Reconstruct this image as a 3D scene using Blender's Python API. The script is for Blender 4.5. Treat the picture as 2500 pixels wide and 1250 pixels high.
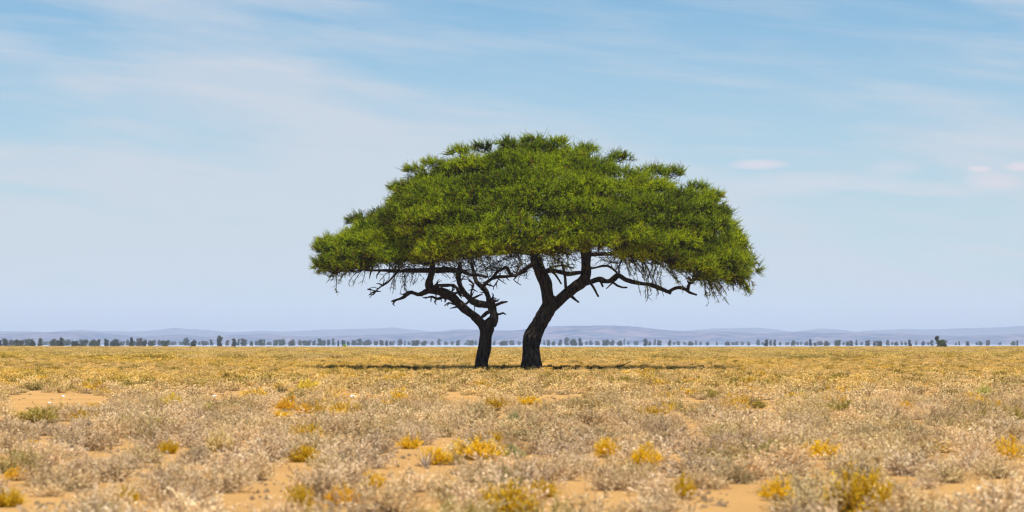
import bpy, math, random
import numpy as np
from mathutils import Vector, noise

random.seed(7)
rng = np.random.default_rng(7)
for o in list(bpy.data.objects):
    bpy.data.objects.remove(o)
scene = bpy.context.scene
COL = scene.collection
R = math.radians

# ------------------------------------------------------------------ camera
F, HZ, EYE = 6000.0, 840.0, 1.5        # focal length in photo pixels, horizon row, eye height
cam_d = bpy.data.cameras.new("camera")
cam = bpy.data.objects.new("camera", cam_d)
COL.objects.link(cam)
cam.location = (0, 0, EYE)
cam.rotation_euler = (R(90) + math.atan((HZ - 625) / F), 0, 0)
cam_d.sensor_width = 36.0
cam_d.lens = F / 2500 * 36.0
cam_d.clip_start = 0.5
cam_d.clip_end = 60000
cam_d.dof.use_dof = True
cam_d.dof.focus_distance = 140.0
cam_d.dof.aperture_fstop = 2.8
scene.camera = cam

# ------------------------------------------------------------------ light
SUN_EL, SUN_AZ = R(72), R(155)         # azimuth clockwise from +Y: behind the camera, a little to the right
world = bpy.data.worlds.new("World")
scene.world = world
world.use_nodes = True
wt = world.node_tree
wt.nodes.clear()


def N(t, typ, **kw):
    n = t.nodes.new(typ)
    for k, v in kw.items():
        setattr(n, k, v)
    return n


def mth(t, op, a, b=None, c=None, clamp=False):
    n = N(t, 'ShaderNodeMath', operation=op)
    n.use_clamp = clamp
    for i, v in enumerate((a, b, c)):
        if v is None:
            continue
        if isinstance(v, (int, float)):
            n.inputs[i].default_value = v
        else:
            t.links.new(v, n.inputs[i])
    return n.outputs[0]


def mixc(t, fac, a, b, mode='MIX'):
    n = N(t, 'ShaderNodeMix', data_type='RGBA', blend_type=mode)
    for sock, v in ((n.inputs['Factor'], fac), (n.inputs[6], a), (n.inputs[7], b)):
        if isinstance(v, (int, float)):
            sock.default_value = v
        elif isinstance(v, tuple):
            sock.default_value = (*v[:3], 1)
        else:
            t.links.new(v, sock)
    return n.outputs[2]


def ramp(t, fac, stops):
    n = N(t, 'ShaderNodeValToRGB')
    cr = n.color_ramp
    while len(cr.elements) < len(stops):
        cr.elements.new(0.5)
    for e, (p, c) in zip(cr.elements, stops):
        e.position = p
        e.color = (*c, 1) if len(c) == 3 else c
    if fac is not None:
        t.links.new(fac, n.inputs[0])
    return n.outputs[0]


sky = N(wt, 'ShaderNodeTexSky', sky_type='NISHITA', sun_disc=False)
sky.sun_elevation = SUN_EL
sky.sun_rotation = SUN_AZ
sky.altitude = 1100
sky.air_density = 1.0
sky.dust_density = 0.6
sky.ozone_density = 2.0
tc = N(wt, 'ShaderNodeTexCoord')
sp = N(wt, 'ShaderNodeSeparateXYZ')
wt.links.new(tc.outputs['Generated'], sp.inputs[0])
yy = mth(wt, 'MAXIMUM', sp.outputs[1], 0.05)
az = mth(wt, 'DIVIDE', sp.outputs[0], yy)            # tan of azimuth
el = mth(wt, 'DIVIDE', sp.outputs[2], yy)            # tan of elevation


def cloud_noise(sx, sy, shear, off, detail=6, rough=0.55, dist=0.4):
    cx = N(wt, 'ShaderNodeCombineXYZ')
    wt.links.new(mth(wt, 'MULTIPLY_ADD', az, sx, off), cx.inputs[0])
    e2 = mth(wt, 'MULTIPLY_ADD', az, shear, el)
    wt.links.new(mth(wt, 'MULTIPLY', e2, sy), cx.inputs[1])
    cx.inputs[2].default_value = off
    n = N(wt, 'ShaderNodeTexNoise')
    n.inputs['Scale'].default_value = 1.0
    n.inputs['Detail'].default_value = detail
    n.inputs['Roughness'].default_value = rough
    n.inputs['Distortion'].default_value = dist
    wt.links.new(cx.outputs[0], n.inputs[0])
    return n.outputs[0]


n1 = cloud_noise(4.5, 26.0, 0.13, 3.7)
n2 = cloud_noise(11.0, 110.0, 0.10, 9.1, detail=8, rough=0.6)
veil = ramp(wt, n1, [(0.40, (0, 0, 0)), (0.60, (1, 1, 1))])
wisp = ramp(wt, n2, [(0.45, (0, 0, 0)), (0.75, (1, 1, 1))])
low = mth(wt, 'MULTIPLY_ADD', el, -9.0, 1.32, clamp=True)       # thin cloud gathers toward the horizon
cov = mth(wt, 'ADD', mth(wt, 'MULTIPLY', veil, 0.60), mth(wt, 'MULTIPLY', wisp, 0.32))
cov = mth(wt, 'ADD', cov, mth(wt, 'MULTIPLY', low, 0.74), clamp=True)
skyt = mixc(wt, 1.0, sky.outputs[0], (.80, 1.12, 1.21), 'MULTIPLY')
skyc = mixc(wt, mth(wt, 'MULTIPLY', cov, 0.85), skyt, (6.6, 7.1, 7.9))
# the few small peach-tinted clouds low on the right
for (px, py, wx, wy, a) in ((1856, 402, 62, 11, .55), (1990, 445, 190, 22, .30), (2393, 412, 26, 9, .6), (2425, 442, 60, 18, .35), (2492, 405, 30, 9, .5), (2250, 460, 130, 16, .22), (2190, 410, 60, 20, .22)):
    dx = mth(wt, 'DIVIDE', mth(wt, 'SUBTRACT', az, (px - 1250) / F), wx * 1.35 / F)
    dy = mth(wt, 'DIVIDE', mth(wt, 'SUBTRACT', el, (HZ - py) / F), wy * 1.35 / F)
    dy = mth(wt, 'MULTIPLY_ADD', mth(wt, 'SUBTRACT', n2, 0.5), 2.2, dy)
    r2 = mth(wt, 'ADD', mth(wt, 'MULTIPLY', dx, dx), mth(wt, 'MULTIPLY', dy, dy))
    g = mth(wt, 'MULTIPLY', mth(wt, 'SUBTRACT', 1.0, r2, clamp=True), a)
    skyc = mixc(wt, g, skyc, (9.3, 7.9, 8.4))
bg = N(wt, 'ShaderNodeBackground')
bg.inputs[1].default_value = 0.070
wt.links.new(skyc, bg.inputs[0])
wo = N(wt, 'ShaderNodeOutputWorld')
wt.links.new(bg.outputs[0], wo.inputs[0])

sun_d = bpy.data.lights.new("sun", 'SUN')
sun_d.energy = 5.0
sun_d.angle = R(0.55)
sun_d.color = (1.0, 0.95, 0.86)
sun = bpy.data.objects.new("sun", sun_d)
COL.objects.link(sun)
sd = Vector((math.sin(SUN_AZ) * math.cos(SUN_EL), math.cos(SUN_AZ) * math.cos(SUN_EL), math.sin(SUN_EL)))
sun.rotation_euler = sd.to_track_quat('Z', 'Y').to_euler()
sun.location = sd * 100

scene.view_settings.view_transform = 'Standard'
scene.view_settings.look = 'None'
scene.view_settings.exposure = 0.5
scene.view_settings.gamma = 1.0
scene.view_settings.use_curve_mapping = False
scene.render.engine = 'CYCLES'
scene.cycles.max_bounces = 6
scene.cycles.diffuse_bounces = 3
scene.cycles.volume_bounces = 1
scene.cycles.transparent_max_bounces = 4
scene.cycles.pixel_filter_type = 'BLACKMAN_HARRIS'
scene.cycles.filter_width = 1.3


# ------------------------------------------------------------------ helpers
def P(px, py, Y):
    return np.array(((px - 1250) / F * Y, Y, EYE - (py - HZ) / F * Y))


def tag(o, label=None, cat=None, group=None, kind=None):
    if label: o['label'] = label
    if cat: o['category'] = cat
    if group: o['group'] = group
    if kind: o['kind'] = kind
    return o


def link(name, data, parent=None, loc=(0, 0, 0)):
    o = bpy.data.objects.new(name, data)
    COL.objects.link(o)
    o.location = loc
    if parent is not None:
        o.parent = parent
    return o


def material(name):
    m = bpy.data.materials.new(name)
    m.use_nodes = True
    t = m.node_tree
    b = t.nodes['Principled BSDF']
    return m, t, b


class QM:
    """collects quads (numpy) with a material index and a 'var' value per face"""
    def __init__(s):
        s.v, s.m, s.a = [], [], []

    def quads(s, q, mi=0, var=0.5):
        q = np.asarray(q, dtype=np.float32).reshape(-1, 4, 3)
        s.v.append(q)
        s.m.append(np.full(len(q), mi, np.int32))
        s.a.append(np.full(len(q), var, np.float32) if np.isscalar(var) else np.asarray(var, np.float32))

    def mesh(s, name, mats, smooth=False):
        v = np.concatenate(s.v); mi = np.concatenate(s.m); a = np.concatenate(s.a)
        n = len(v)
        me = bpy.data.meshes.new(name)
        me.vertices.add(n * 4); me.loops.add(n * 4); me.polygons.add(n)
        me.vertices.foreach_set('co', v.reshape(-1))
        me.loops.foreach_set('vertex_index', np.arange(n * 4, dtype=np.int32))
        me.polygons.foreach_set('loop_start', np.arange(0, n * 4, 4, dtype=np.int32))
        me.polygons.foreach_set('material_index', mi)
        at = me.attributes.new('var', 'FLOAT', 'FACE')
        at.data.foreach_set('value', a)
        me.update(calc_edges=True)
        for m in mats: me.materials.append(m)
        return me


def norm(a):
    return a / np.maximum(np.linalg.norm(a, axis=-1, keepdims=True), 1e-9)


def leaf_quads(c, d, L, W, r):
    """diamond leaves: base c (n,3), direction d (n,3), length, width"""
    n = len(c)
    side = norm(np.cross(d, norm(r.normal(size=(n, 3)))))
    L = np.broadcast_to(np.asarray(L, float).reshape(-1, 1), (n, 1)); W = np.broadcast_to(np.asarray(W, float).reshape(-1, 1), (n, 1))
    mid = c + d * L * .55
    return np.stack([c, mid + side * W * .5, c + d * L, mid - side * W * .5], axis=1)


def strip_quads(a, b, wa, wb, r):
    """flat thin strips from a to b, two crossed per segment"""
    d = norm(b - a); n = len(a)
    s1 = norm(np.cross(d, norm(r.normal(size=(n, 3)))))
    s2 = np.cross(d, s1)
    wa = np.broadcast_to(np.asarray(wa, float).reshape(-1, 1), (n, 1)); wb = np.broadcast_to(np.asarray(wb, float).reshape(-1, 1), (n, 1))
    out = []
    for s in (s1, s2):
        out.append(np.stack([a - s * wa, a + s * wa, b + s * wb, b - s * wb], axis=1))
    return np.concatenate(out)


def catmull(pts, rad, step):
    pts = [np.array(p, float) for p in pts]
    P_, R_ = [], []
    n = len(pts)
    for i in range(n - 1):
        p0 = pts[i - 1] if i > 0 else 2 * pts[0] - pts[1]
        p1, p2 = pts[i], pts[i + 1]
        p3 = pts[i + 2] if i + 2 < n else 2 * pts[-1] - pts[-2]
        k = max(1, int(np.linalg.norm(p2 - p1) / step))
        for j in range(k):
            t = j / k
            P_.append(.5 * ((2 * p1) + (-p0 + p2) * t + (2 * p0 - 5 * p1 + 4 * p2 - p3) * t * t + (-p0 + 3 * p1 - 3 * p2 + p3) * t ** 3))
            R_.append(rad[i] + (rad[i + 1] - rad[i]) * t)
    P_.append(pts[-1]); R_.append(rad[-1])
    return np.array(P_), np.array(R_)


class Tubes:
    """welded tapered tubes, one mesh"""
    def __init__(s): s.v, s.f = [], []

    def tube(s, pts, rad, seg=8, step=.25, rough=.12, wob=0.0, seed=0.0):
        p, r = catmull(pts, rad, step)
        n = len(p)
        if wob:
            for i in range(1, n):
                q = Vector(p[i] * 0.9) + Vector((seed, seed * 2, 0))
                p[i] += np.array(noise.noise_vector(q)) * wob
        tan = np.gradient(p, axis=0) if n > 1 else np.array([[0, 0, 1.]])
        tan = norm(tan)
        u = norm(np.cross(tan[0], (0.3, 1, 0.1)))
        base = len(s.v)
        for i in range(n):
            u = norm(u - tan[i] * np.dot(u, tan[i])); w = np.cross(tan[i], u)
            for k in range(seg):
                th = 2 * math.pi * k / seg
                d = u * math.cos(th) + w * math.sin(th)
                q = p[i] + d * r[i]
                if rough:
                    e = noise.noise(Vector((q[0] * 1.6 + seed, q[1] * 1.6, q[2] * 1.1))) * 1.3
                    if r[i] > .2:
                        e += noise.noise(Vector((math.cos(th) * 4 + seed, math.sin(th) * 4, q[2] * .9))) * .9
                        e += noise.noise(Vector((q[0] * 7, q[1] * 7, q[2] * 2.5))) * .5
                    else:
                        e += noise.noise(Vector((q[0] * 6, q[1] * 6, q[2] * 6))) * .9
                    q = p[i] + d * r[i] * (1 + rough * e)
                s.v.append(q)
        for i in range(n - 1):
            for k in range(seg):
                a = base + i * seg + k; b = base + i * seg + (k + 1) % seg
                s.f.append((a, b, b + seg, a + seg))
        s.v.append(p[0] - tan[0] * r[0] * .3); s.v.append(p[-1] + tan[-1] * r[-1] * .6)
        c0, c1 = len(s.v) - 2, len(s.v) - 1
        for k in range(seg):
            s.f.append((c0, base + (k + 1) % seg, base + k))
            e = base + (n - 1) * seg
            s.f.append((c1, e + k, e + (k + 1) % seg))
        return p

    def mesh(s, name, mat, origin):
        me = bpy.data.meshes.new(name)
        me.from_pydata([tuple(np.array(v) - origin) for v in s.v], [], s.f)
        me.polygons.foreach_set('use_smooth', [True] * len(me.polygons))
        me.materials.append(mat)
        me.update()
        return me


# ------------------------------------------------------------------ materials
def leaf_material(name, stops, rough=.6, transl=.3, hue_noise=None):
    m, t, b = material(name)
    at = N(t, 'ShaderNodeAttribute', attribute_name='var')
    c = ramp(t, at.outputs['Fac'], stops)
    ti = N(t, 'ShaderNodeAttribute', attribute_name='tint', attribute_type='INSTANCER')
    if hue_noise:
        c = mixc(t, 1.0, c, ti.outputs['Color'], 'MULTIPLY')
    t.links.new(c, b.inputs['Base Color'])
    b.inputs['Roughness'].default_value = rough
    b.inputs['Specular IOR Level'].default_value = .03
    tr = N(t, 'ShaderNodeBsdfTranslucent')
    t.links.new(c, tr.inputs[0])
    mx = N(t, 'ShaderNodeMixShader')
    mx.inputs[0].default_value = transl
    t.links.new(b.outputs[0], mx.inputs[1]); t.links.new(tr.outputs[0], mx.inputs[2])
    t.links.new(mx.outputs[0], t.nodes['Material Output'].inputs[0])
    return m


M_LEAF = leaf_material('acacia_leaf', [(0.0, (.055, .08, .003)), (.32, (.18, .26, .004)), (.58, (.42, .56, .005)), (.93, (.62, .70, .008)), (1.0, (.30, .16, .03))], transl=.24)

m, t, b = material('bark'); M_BARK = m
tcn = N(t, 'ShaderNodeTexCoord')
mp = N(t, 'ShaderNodeMapping'); mp.inputs['Scale'].default_value = (5, 5, 1.3)
t.links.new(tcn.outputs['Object'], mp.inputs[0])
vo = N(t, 'ShaderNodeTexVoronoi'); vo.inputs['Scale'].default_value = 1.6
no = N(t, 'ShaderNodeTexNoise'); no.inputs['Scale'].default_value = 2.4; no.inputs['Detail'].default_value = 8
t.links.new(mp.outputs[0], vo.inputs[0]); t.links.new(mp.outputs[0], no.inputs[0])
hgt = mth(t, 'ADD', vo.outputs['Distance'], mth(t, 'MULTIPLY', no.outputs[0], .9))
t.links.new(ramp(t, hgt, [(.3, (.004, .003, .0024)), (.8, (.013, .010, .008)), (1.2, (.045, .035, .028))]), b.inputs['Base Color'])
bp = N(t, 'ShaderNodeBump'); bp.inputs['Strength'].default_value = 1.0; bp.inputs['Distance'].default_value = .09
t.links.new(hgt, bp.inputs['Height']); t.links.new(bp.outputs[0], b.inputs['Normal'])
b.inputs['Roughness'].default_value = .95
b.inputs['Specular IOR Level'].default_value = .1

m, t, b = material('twig_wood'); M_TWIG = m
b.inputs['Base Color'].default_value = (.010, .007, .005, 1); b.inputs['Roughness'].default_value = .9

M_STEM = leaf_material('dry_stem', [(0, (.10, .07, .05)), (1, (.36, .30, .25))], transl=0, hue_noise=True)
M_SHRUB = leaf_material('dry_leaf', [(0, (.38, .26, .12)), (.3, (.70, .54, .33)), (.7, (.86, .71, .49)), (1, (.92, .82, .62))], transl=.2, hue_noise=True)

# ------------------------------------------------------------------ ground, mirage, hills
m, t, b = material('sand'); M_SAND = m
tcn = N(t, 'ShaderNodeTexCoord')
na = N(t, 'ShaderNodeTexNoise'); na.inputs['Scale'].default_value = .35; na.inputs['Detail'].default_value = 8; na.inputs['Roughness'].default_value = .6
nb = N(t, 'ShaderNodeTexNoise'); nb.inputs['Scale'].default_value = 9; nb.inputs['Detail'].default_value = 10; nb.inputs['Roughness'].default_value = .7
nc = N(t, 'ShaderNodeTexVoronoi'); nc.inputs['Scale'].default_value = 14
for n_ in (na, nb, nc): t.links.new(tcn.outputs['Object'], n_.inputs[0])
base = ramp(t, na.outputs[0], [(.3, (.31, .16, .048)), (.7, (.44, .25, .08))])
base = mixc(t, mth(t, 'MULTIPLY', nb.outputs[0], .55), base, (.47, .29, .13))
deb = ramp(t, nc.outputs['Distance'], [(.05, (1, 1, 1)), (.12, (0, 0, 0))])
base = mixc(t, mth(t, 'MULTIPLY', deb, .5), base, (.26, .17, .08))
t.links.new(base, b.inputs['Base Color']); b.inputs['Roughness'].default_value = 1; b.inputs['Specular IOR Level'].default_value = .05
bp = N(t, 'ShaderNodeBump'); bp.inputs['Strength'].default_value = .8; bp.inputs['Distance'].default_value = .05
t.links.new(nb.outputs[0], bp.inputs['Height']); t.links.new(bp.outputs[0], b.inputs['Normal'])

def gh(x, y):
    """gentle relief of the sand close to the camera"""
    f = max(0.0, 1 - max(0, y - 15) / 70.0)
    return 0.05 * f * (noise.noise(Vector((x * .35, y * .22, 0))) + .4 * noise.noise(Vector((x * 1.3, y * .9, 4))))

xs = [-14000, -3000, -600, -150, -60] + list(np.linspace(-30, 30, 121)) + [60, 150, 600, 3000, 14000]
ys = [-400, -60, 0] + list(np.linspace(12, 90, 200)) + [120, 170, 300, 600, 1200, 3000, 8000, 14000]
vs = [(x, y, gh(x, y) if abs(x) < 31 and 11 < y < 91 else 0) for y in ys for x in xs]
nx = len(xs)
fs = [(j * nx + i, j * nx + i + 1, (j + 1) * nx + i + 1, (j + 1) * nx + i) for j in range(len(ys) - 1) for i in range(nx - 1)]
me = bpy.data.meshes.new('ground'); me.from_pydata(vs, [], fs); me.materials.append(M_SAND)
me.polygons.foreach_set('use_smooth', [True] * len(me.polygons))
tag(link('ground', me), 'flat orange sand plain', kind='structure')

def plain_end(px):
    u = (px - 1250) / 1250.0
    return 860 + 430 * min(1.4, abs(u) ** 1.6) + 40 * noise.noise(Vector((px * .01, 0, 0))) * 2

m, t, b = material('mirage_surface'); M_MIRAGE = m  # glossy blue sheet added to imitate the mirage's sky reflection
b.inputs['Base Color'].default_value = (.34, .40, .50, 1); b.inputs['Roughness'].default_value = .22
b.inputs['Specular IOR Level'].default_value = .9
vs, fs = [], []
pxs = np.linspace(-2600, 5100, 160)
for px in pxs:
    Y0 = plain_end(px)
    vs.append(((px - 1250) / F * Y0, Y0, .05)); vs.append(((px - 1250) / F * 5600, 5600, .05))
for i in range(len(pxs) - 1): fs.append((2 * i, 2 * i + 2, 2 * i + 3, 2 * i + 1))
me = bpy.data.meshes.new('mirage_sheet'); me.from_pydata(vs, [], fs); me.materials.append(M_MIRAGE)
tag(link('mirage_strip', me), 'pale blue reflective sheet imitating a mirage under the far trees', kind='structure')


def hills(name, prof, Y0, depth, cols, seed, label):
    px0 = np.array([p[0] for p in prof]); py0 = np.array([p[1] for p in prof])
    nxh, nyh = 900, 26
    X = np.linspace(-3500, 6000, nxh)
    vs = []
    for j in range(nyh):
        v = j / (nyh - 1)
        for i in range(nxh):
            px = X[i]
            if 0 <= px <= 2500: py = np.interp(px, px0, py0)
            else:
                e = py0[0] if px < 0 else py0[-1]
                py = e + 9 * noise.noise(Vector((px * .0022, seed, 0))) - 9 * noise.noise(Vector(((0 if px < 0 else 2500) * .0022, seed, 0)))
            Y = Y0 + (v - .5) * depth
            h = (HZ - py) / F * Y0 + EYE
            h += .8 * noise.noise(Vector((px * .03, seed, 0))) * Y0 / 5000 + .7 * noise.noise(Vector((px * .11, seed, 5))) * Y0 / 5000
            bell = max(0.0, 1 - abs(2 * v - 1) ** 1.5)
            rel = noise.noise(Vector((px * .012, v * 5, seed))) * .22 * (1 - bell) * 4 * bell
            vs.append(((px - 1250) / F * Y0, Y, max(-.5, h * (bell + rel) - (.5 if j in (0, nyh - 1) else 0))))
    fs = [(j * nxh + i, j * nxh + i + 1, (j + 1) * nxh + i + 1, (j + 1) * nxh + i) for j in range(nyh - 1) for i in range(nxh - 1)]
    me = bpy.data.meshes.new(name); me.from_pydata(vs, [], fs)
    m, t, b = material(name + '_scrub')
    tcn = N(t, 'ShaderNodeTexCoord')
    n1 = N(t, 'ShaderNodeTexNoise'); n1.inputs['Scale'].default_value = .014; n1.inputs['Detail'].default_value = 10; n1.inputs['Roughness'].default_value = .75
    t.links.new(tcn.outputs['Object'], n1.inputs[0])
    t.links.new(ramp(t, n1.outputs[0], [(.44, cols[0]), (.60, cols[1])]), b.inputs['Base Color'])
    b.inputs['Roughness'].default_value = 1; b.inputs['Specular IOR Level'].default_value = 0
    me.materials.append(m)
    me.polygons.foreach_set('use_smooth', [True] * len(me.polygons))
    tag(link(name, me), label, kind='structure')


NEAR = [(0, 818), (30, 815), (70, 812), (120, 811), (200, 811), (250, 812), (300, 818), (345, 823), (400, 820), (440, 817), (470, 819), (520, 824), (560, 818), (600, 816), (650, 814), (700, 819), (745, 822), (800, 821), (860, 819), (930, 817), (1000, 814), (1060, 812), (1110, 808), (1160, 806), (1220, 808), (1260, 807), (1300, 801), (1350, 797), (1400, 795), (1440, 795), (1480, 794), (1540, 797), (1600, 803), (1650, 808), (1700, 809), (1760, 809), (1820, 812), (1860, 814), (1900, 812), (1960, 810), (2030, 812), (2100, 813), (2200, 815), (2270, 818), (2340, 821), (2400, 818), (2450, 817), (2500, 815)]
FAR = [(0, 808), (60, 808), (110, 812), (150, 809), (195, 805), (240, 808), (320, 809), (380, 807), (410, 803), (430, 800), (455, 803), (490, 804), (560, 811), (640, 808), (700, 809), (770, 806), (860, 803), (920, 802), (960, 799), (1000, 804), (1060, 810), (1100, 805), (1130, 803), (1200, 806), (1260, 806), (1340, 811), (1500, 812), (1640, 810), (1690, 806), (1740, 802), (1790, 801), (1850, 800), (1890, 804), (1930, 811), (1970, 806), (2005, 802), (2050, 805), (2090, 810), (2130, 807), (2200, 803), (2280, 804), (2350, 801), (2420, 800), (2470, 797), (2500, 795)]
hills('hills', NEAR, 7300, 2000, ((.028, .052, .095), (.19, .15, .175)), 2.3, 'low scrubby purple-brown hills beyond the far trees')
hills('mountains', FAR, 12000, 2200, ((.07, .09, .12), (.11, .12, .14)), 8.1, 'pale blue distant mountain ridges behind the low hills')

# ------------------------------------------------------------------ far trees along the horizon
M_FTREE = leaf_material('far_foliage', [(0, (.022, .028, .010)), (.6, (.045, .052, .016)), (1, (.09, .09, .03))], transl=.15, hue_noise=True)


def crown_mesh(name, seed, kind):
    r = np.random.default_rng(seed)
    q = QM()
    ncl = 9
    for i in range(ncl):
        if kind == 'round': c = np.array((r.uniform(-.28, .28), r.uniform(-.28, .28), r.uniform(.16, .8))); s = np.array((.24, .24, .2))
        elif kind == 'tall': c = np.array((r.uniform(-.22, .22), r.uniform(-.22, .22), .12 + .78 * i / ncl)); s = np.array((.28, .28, .15))
        elif kind == 'flat': c = np.array((r.uniform(-.34, .34), r.uniform(-.34, .34), r.uniform(.55, .88))); s = np.array((.20, .20, .11))
        else: c = np.array((-.3 + .6 * i / ncl, r.uniform(-.25, .25), r.uniform(.2, .62) + .2 * math.sin(i * 1.9 + seed))); s = np.array((.2, .22, .24))
        n = 110
        d = norm(r.normal(size=(n, 3)))
        p = c + d * s * r.uniform(.5, 1.05, (n, 1))
        p[:, 2] = np.clip(p[:, 2], .02, 1.05)
        q.quads(leaf_quads(p, norm(r.normal(size=(n, 3)) + (0, 0, .4)), r.uniform(.07, .15, n), r.uniform(.06, .11, n), r), 0, r.random(n))
    if kind != 'flat':
        n = 200
        p = np.stack([r.uniform(-.36, .36, n), r.uniform(-.3, .3, n), r.uniform(0.0, .3, n)], 1)
        q.quads(leaf_quads(p, norm(r.normal(size=(n, 3)) + (0, 0, .4)), r.uniform(.07, .15, n), r.uniform(.06, .11, n), r), 0, r.random(n))
    return q.mesh(name, [M_FTREE])


kinds = ['round', 'tall', 'wide', 'flat']
CR = {k: [crown_mesh(k + '_crown', 11 * i + 3 * j, k) for j in range(3)] for i, k in enumerate(kinds)}
tb = Tubes(); tb.tube([(0, 0, -.05), (.02, 0, .35), (-.02, .02, .7)], [.035, .026, .012], seg=6, step=.2, rough=.1)
for a in (0.4, 2.4, 4.4): tb.tube([(.01, 0, .35), (.14 * math.cos(a), .14 * math.sin(a), .55), (.24 * math.cos(a), .24 * math.sin(a), .78)], [.016, .011, .005], seg=5, step=.2, rough=.1)
FT_TRUNK = tb.mesh('far_trunk', M_TWIG, np.zeros(3))

# (x centre, width, top row, fade 0 near and dark .. 1 far and pale, tone g green / b brown / d dark, shape)
FT = """2 7 827 .1 d w;14 15 826 .1 d r;29 13 827 .25 b r;48 22 825 .1 g r;69 13 827 .2 g r;81 13 826 .0 d r;99 12 825 .1 g t;111 12 833 .8 g w;128 18 825 .15 g r;141 9 827 .1 g r;
150 10 824 .0 d t;164 20 829 .35 g w;184 15 829 .0 d r;205 20 828 .15 g w;228 18 827 .1 g r;240 11 828 .1 g t;260 12 827 .1 d r;280 23 826 .1 d r;298 11 831 .4 g r;312 8 829 .5 g t;320 10 823 .0 d t;328 9 829 .4 g r;
340 13 825 .15 b r;352 12 827 .1 d r;369 12 828 .2 g r;378 8 830 .6 g t;391 10 828 .4 g r;403 14 827 .1 g r;412 8 831 .5 g r;424 14 833 .7 b w;443 9 832 .7 g r;456 14 825 .4 g t;471 15 828 .0 d r;
487 6 832 .8 g r;499 12 832 .5 b r;508 6 832 .7 b r;517 9 828 .5 g t;555 11 830 .4 b r;571 13 826 .05 d t;582 8 827 .4 g t;595 19 826 .3 b r;614 9 831 .3 g r;627 10 829 .5 g r;638 13 828 .35 g r;645 6 828 .4 g t;
658 14 832 .7 g w;673 12 829 .35 g r;689 18 827 .4 g w;710 11 829 .25 b r;717 9 828 .4 g r;733 10 828 .5 b r;749 20 828 .4 g r;767 11 831 .5 g r;779 13 826 .4 g t;790 12 827 .4 g r;802 9 829 .5 g r;
815 10 826 .6 g t;826 6 831 .2 d t;839 10 830 .2 d r;851 8 831 .4 g r;865 14 828 .5 g r;878 14 827 .5 g t;896 22 828 .5 b r;918 10 829 .5 b r;932 14 830 .5 b r;944 8 829 .35 d r;956 12 830 .55 b r;
976 13 828 .5 b t;988 5 831 .55 b t;999 8 832 .8 g r;1014 20 830 .35 g r;1034 16 830 .4 g r;1055 8 831 .7 b r;1072 9 827 .65 g t;1089 10 832 .8 g r;1104 7 831 .8 g r;1118 12 830 .45 g r;1138 9 834 .85 g r;1150 15 827 .5 g r;1162 7 831 .8 g t;
1206 8 830 .75 g r;1229 22 829 .45 g r;1250 12 830 .7 g r;1268 9 831 .75 b r;1329 6 831 .7 g t;1339 9 830 .4 g t;1351 9 831 .45 g r;1367 10 829 .4 g t;1384 13 824 .55 g t;1400 18 825 .35 g r;1417 12 825 .35 d t;
1432 8 833 .9 g r;1443 10 829 .75 g r;1459 12 830 .65 b r;1478 17 829 .4 g r;1493 14 829 .5 g r;1513 13 829 .4 g r;1524 4 826 .8 g t;1534 6 832 .8 g r;1553 11 830 .7 g r;1575 12 827 .3 d t;1586 8 831 .5 g r;
1598 8 828 .75 g t;1609 13 830 .5 g r;1634 10 828 .4 g r;1645 7 833 .9 g r;1656 9 832 .85 g r;1672 8 833 .85 b r;1686 14 831 .45 g r;1699 5 831 .7 g t;1710 7 833 .85 g r;1727 8 833 .55 d r;1750 6 834 .6 b r;1776 13 832 .45 g r;
1790 10 833 .75 b r;1799 9 833 .7 b r;1812 9 834 .85 g w;1828 8 833 .5 b r;1851 10 829 .6 g t;1861 7 833 .8 g r;1870 11 828 .15 d t;1881 8 830 .45 g t;1891 8 829 .3 d t;1904 6 833 .6 g r;1922 12 835 .8 g w;1936 11 829 .4 g r;
1947 6 833 .7 b r;1955 5 834 .8 g r;1968 11 832 .5 g r;1978 9 827 .3 d t;1990 8 836 .3 b r;2002 15 832 .55 b w;2018 14 830 .3 b r;2044 16 830 .3 g r;2059 6 833 .7 g r;2069 9 831 .3 g r;2078 10 831 .25 b r;
2091 6 829 .5 d t;2103 6 833 .75 g r;2118 14 830 .3 g r;2135 9 831 .3 b r;2147 14 829 .2 d r;2167 9 830 .45 b t;2177 6 833 .75 g r;2187 10 832 .4 g r;2201 6 833 .75 g r;2211 7 833 .5 g r;2221 9 829 .1 d t;2236 7 832 .75 g r;
2253 9 831 .5 d r;2266 6 833 .8 g r;2275 9 830 .4 d t;2333 6 834 .8 g r;2341 6 832 .65 d t;2362 9 833 .35 d r;2385 7 834 .75 g r;2393 10 831 .6 g r;2411 10 830 .5 b r;2440 8 834 .85 g r;2473 11 831 .5 b r;2483 5 831 .3 d t""".replace('\n', '').split(';')
TONE = {'g': ((1.1, 1.2, .5), 'green'), 'b': ((1.7, 1.15, .75), 'brownish'), 'd': ((.65, .75, .6), 'dark')}
SH = {'r': 'round', 't': 'tall', 'w': 'wide'}
far_list = []


def far_tree(px, w, top, Y, tone, shape, vi, label, group='distant trees along the horizon', name='distant_tree', cs=1.0):
    wm, hm = w * Y / F * (1.32 if px < 500 else 1.12), ((HZ - top) / F * Y + EYE) * 1.02
    root = link(name, None, loc=((px - 1250) / F * Y, Y, 0))
    tag(root, label, 'tree', group)
    tr = link('trunk', FT_TRUNK, root); tr.scale = (wm * .9, wm * .9, hm)
    c = link('crown', CR[SH.get(shape, shape)][vi % 3], root); c.scale = (wm, wm, hm)
    c.rotation_euler.z = (vi * 1.3) if shape in 'rt' else 0
    c['tint'] = [float(v) * cs for v in tone]
    return root


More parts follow.
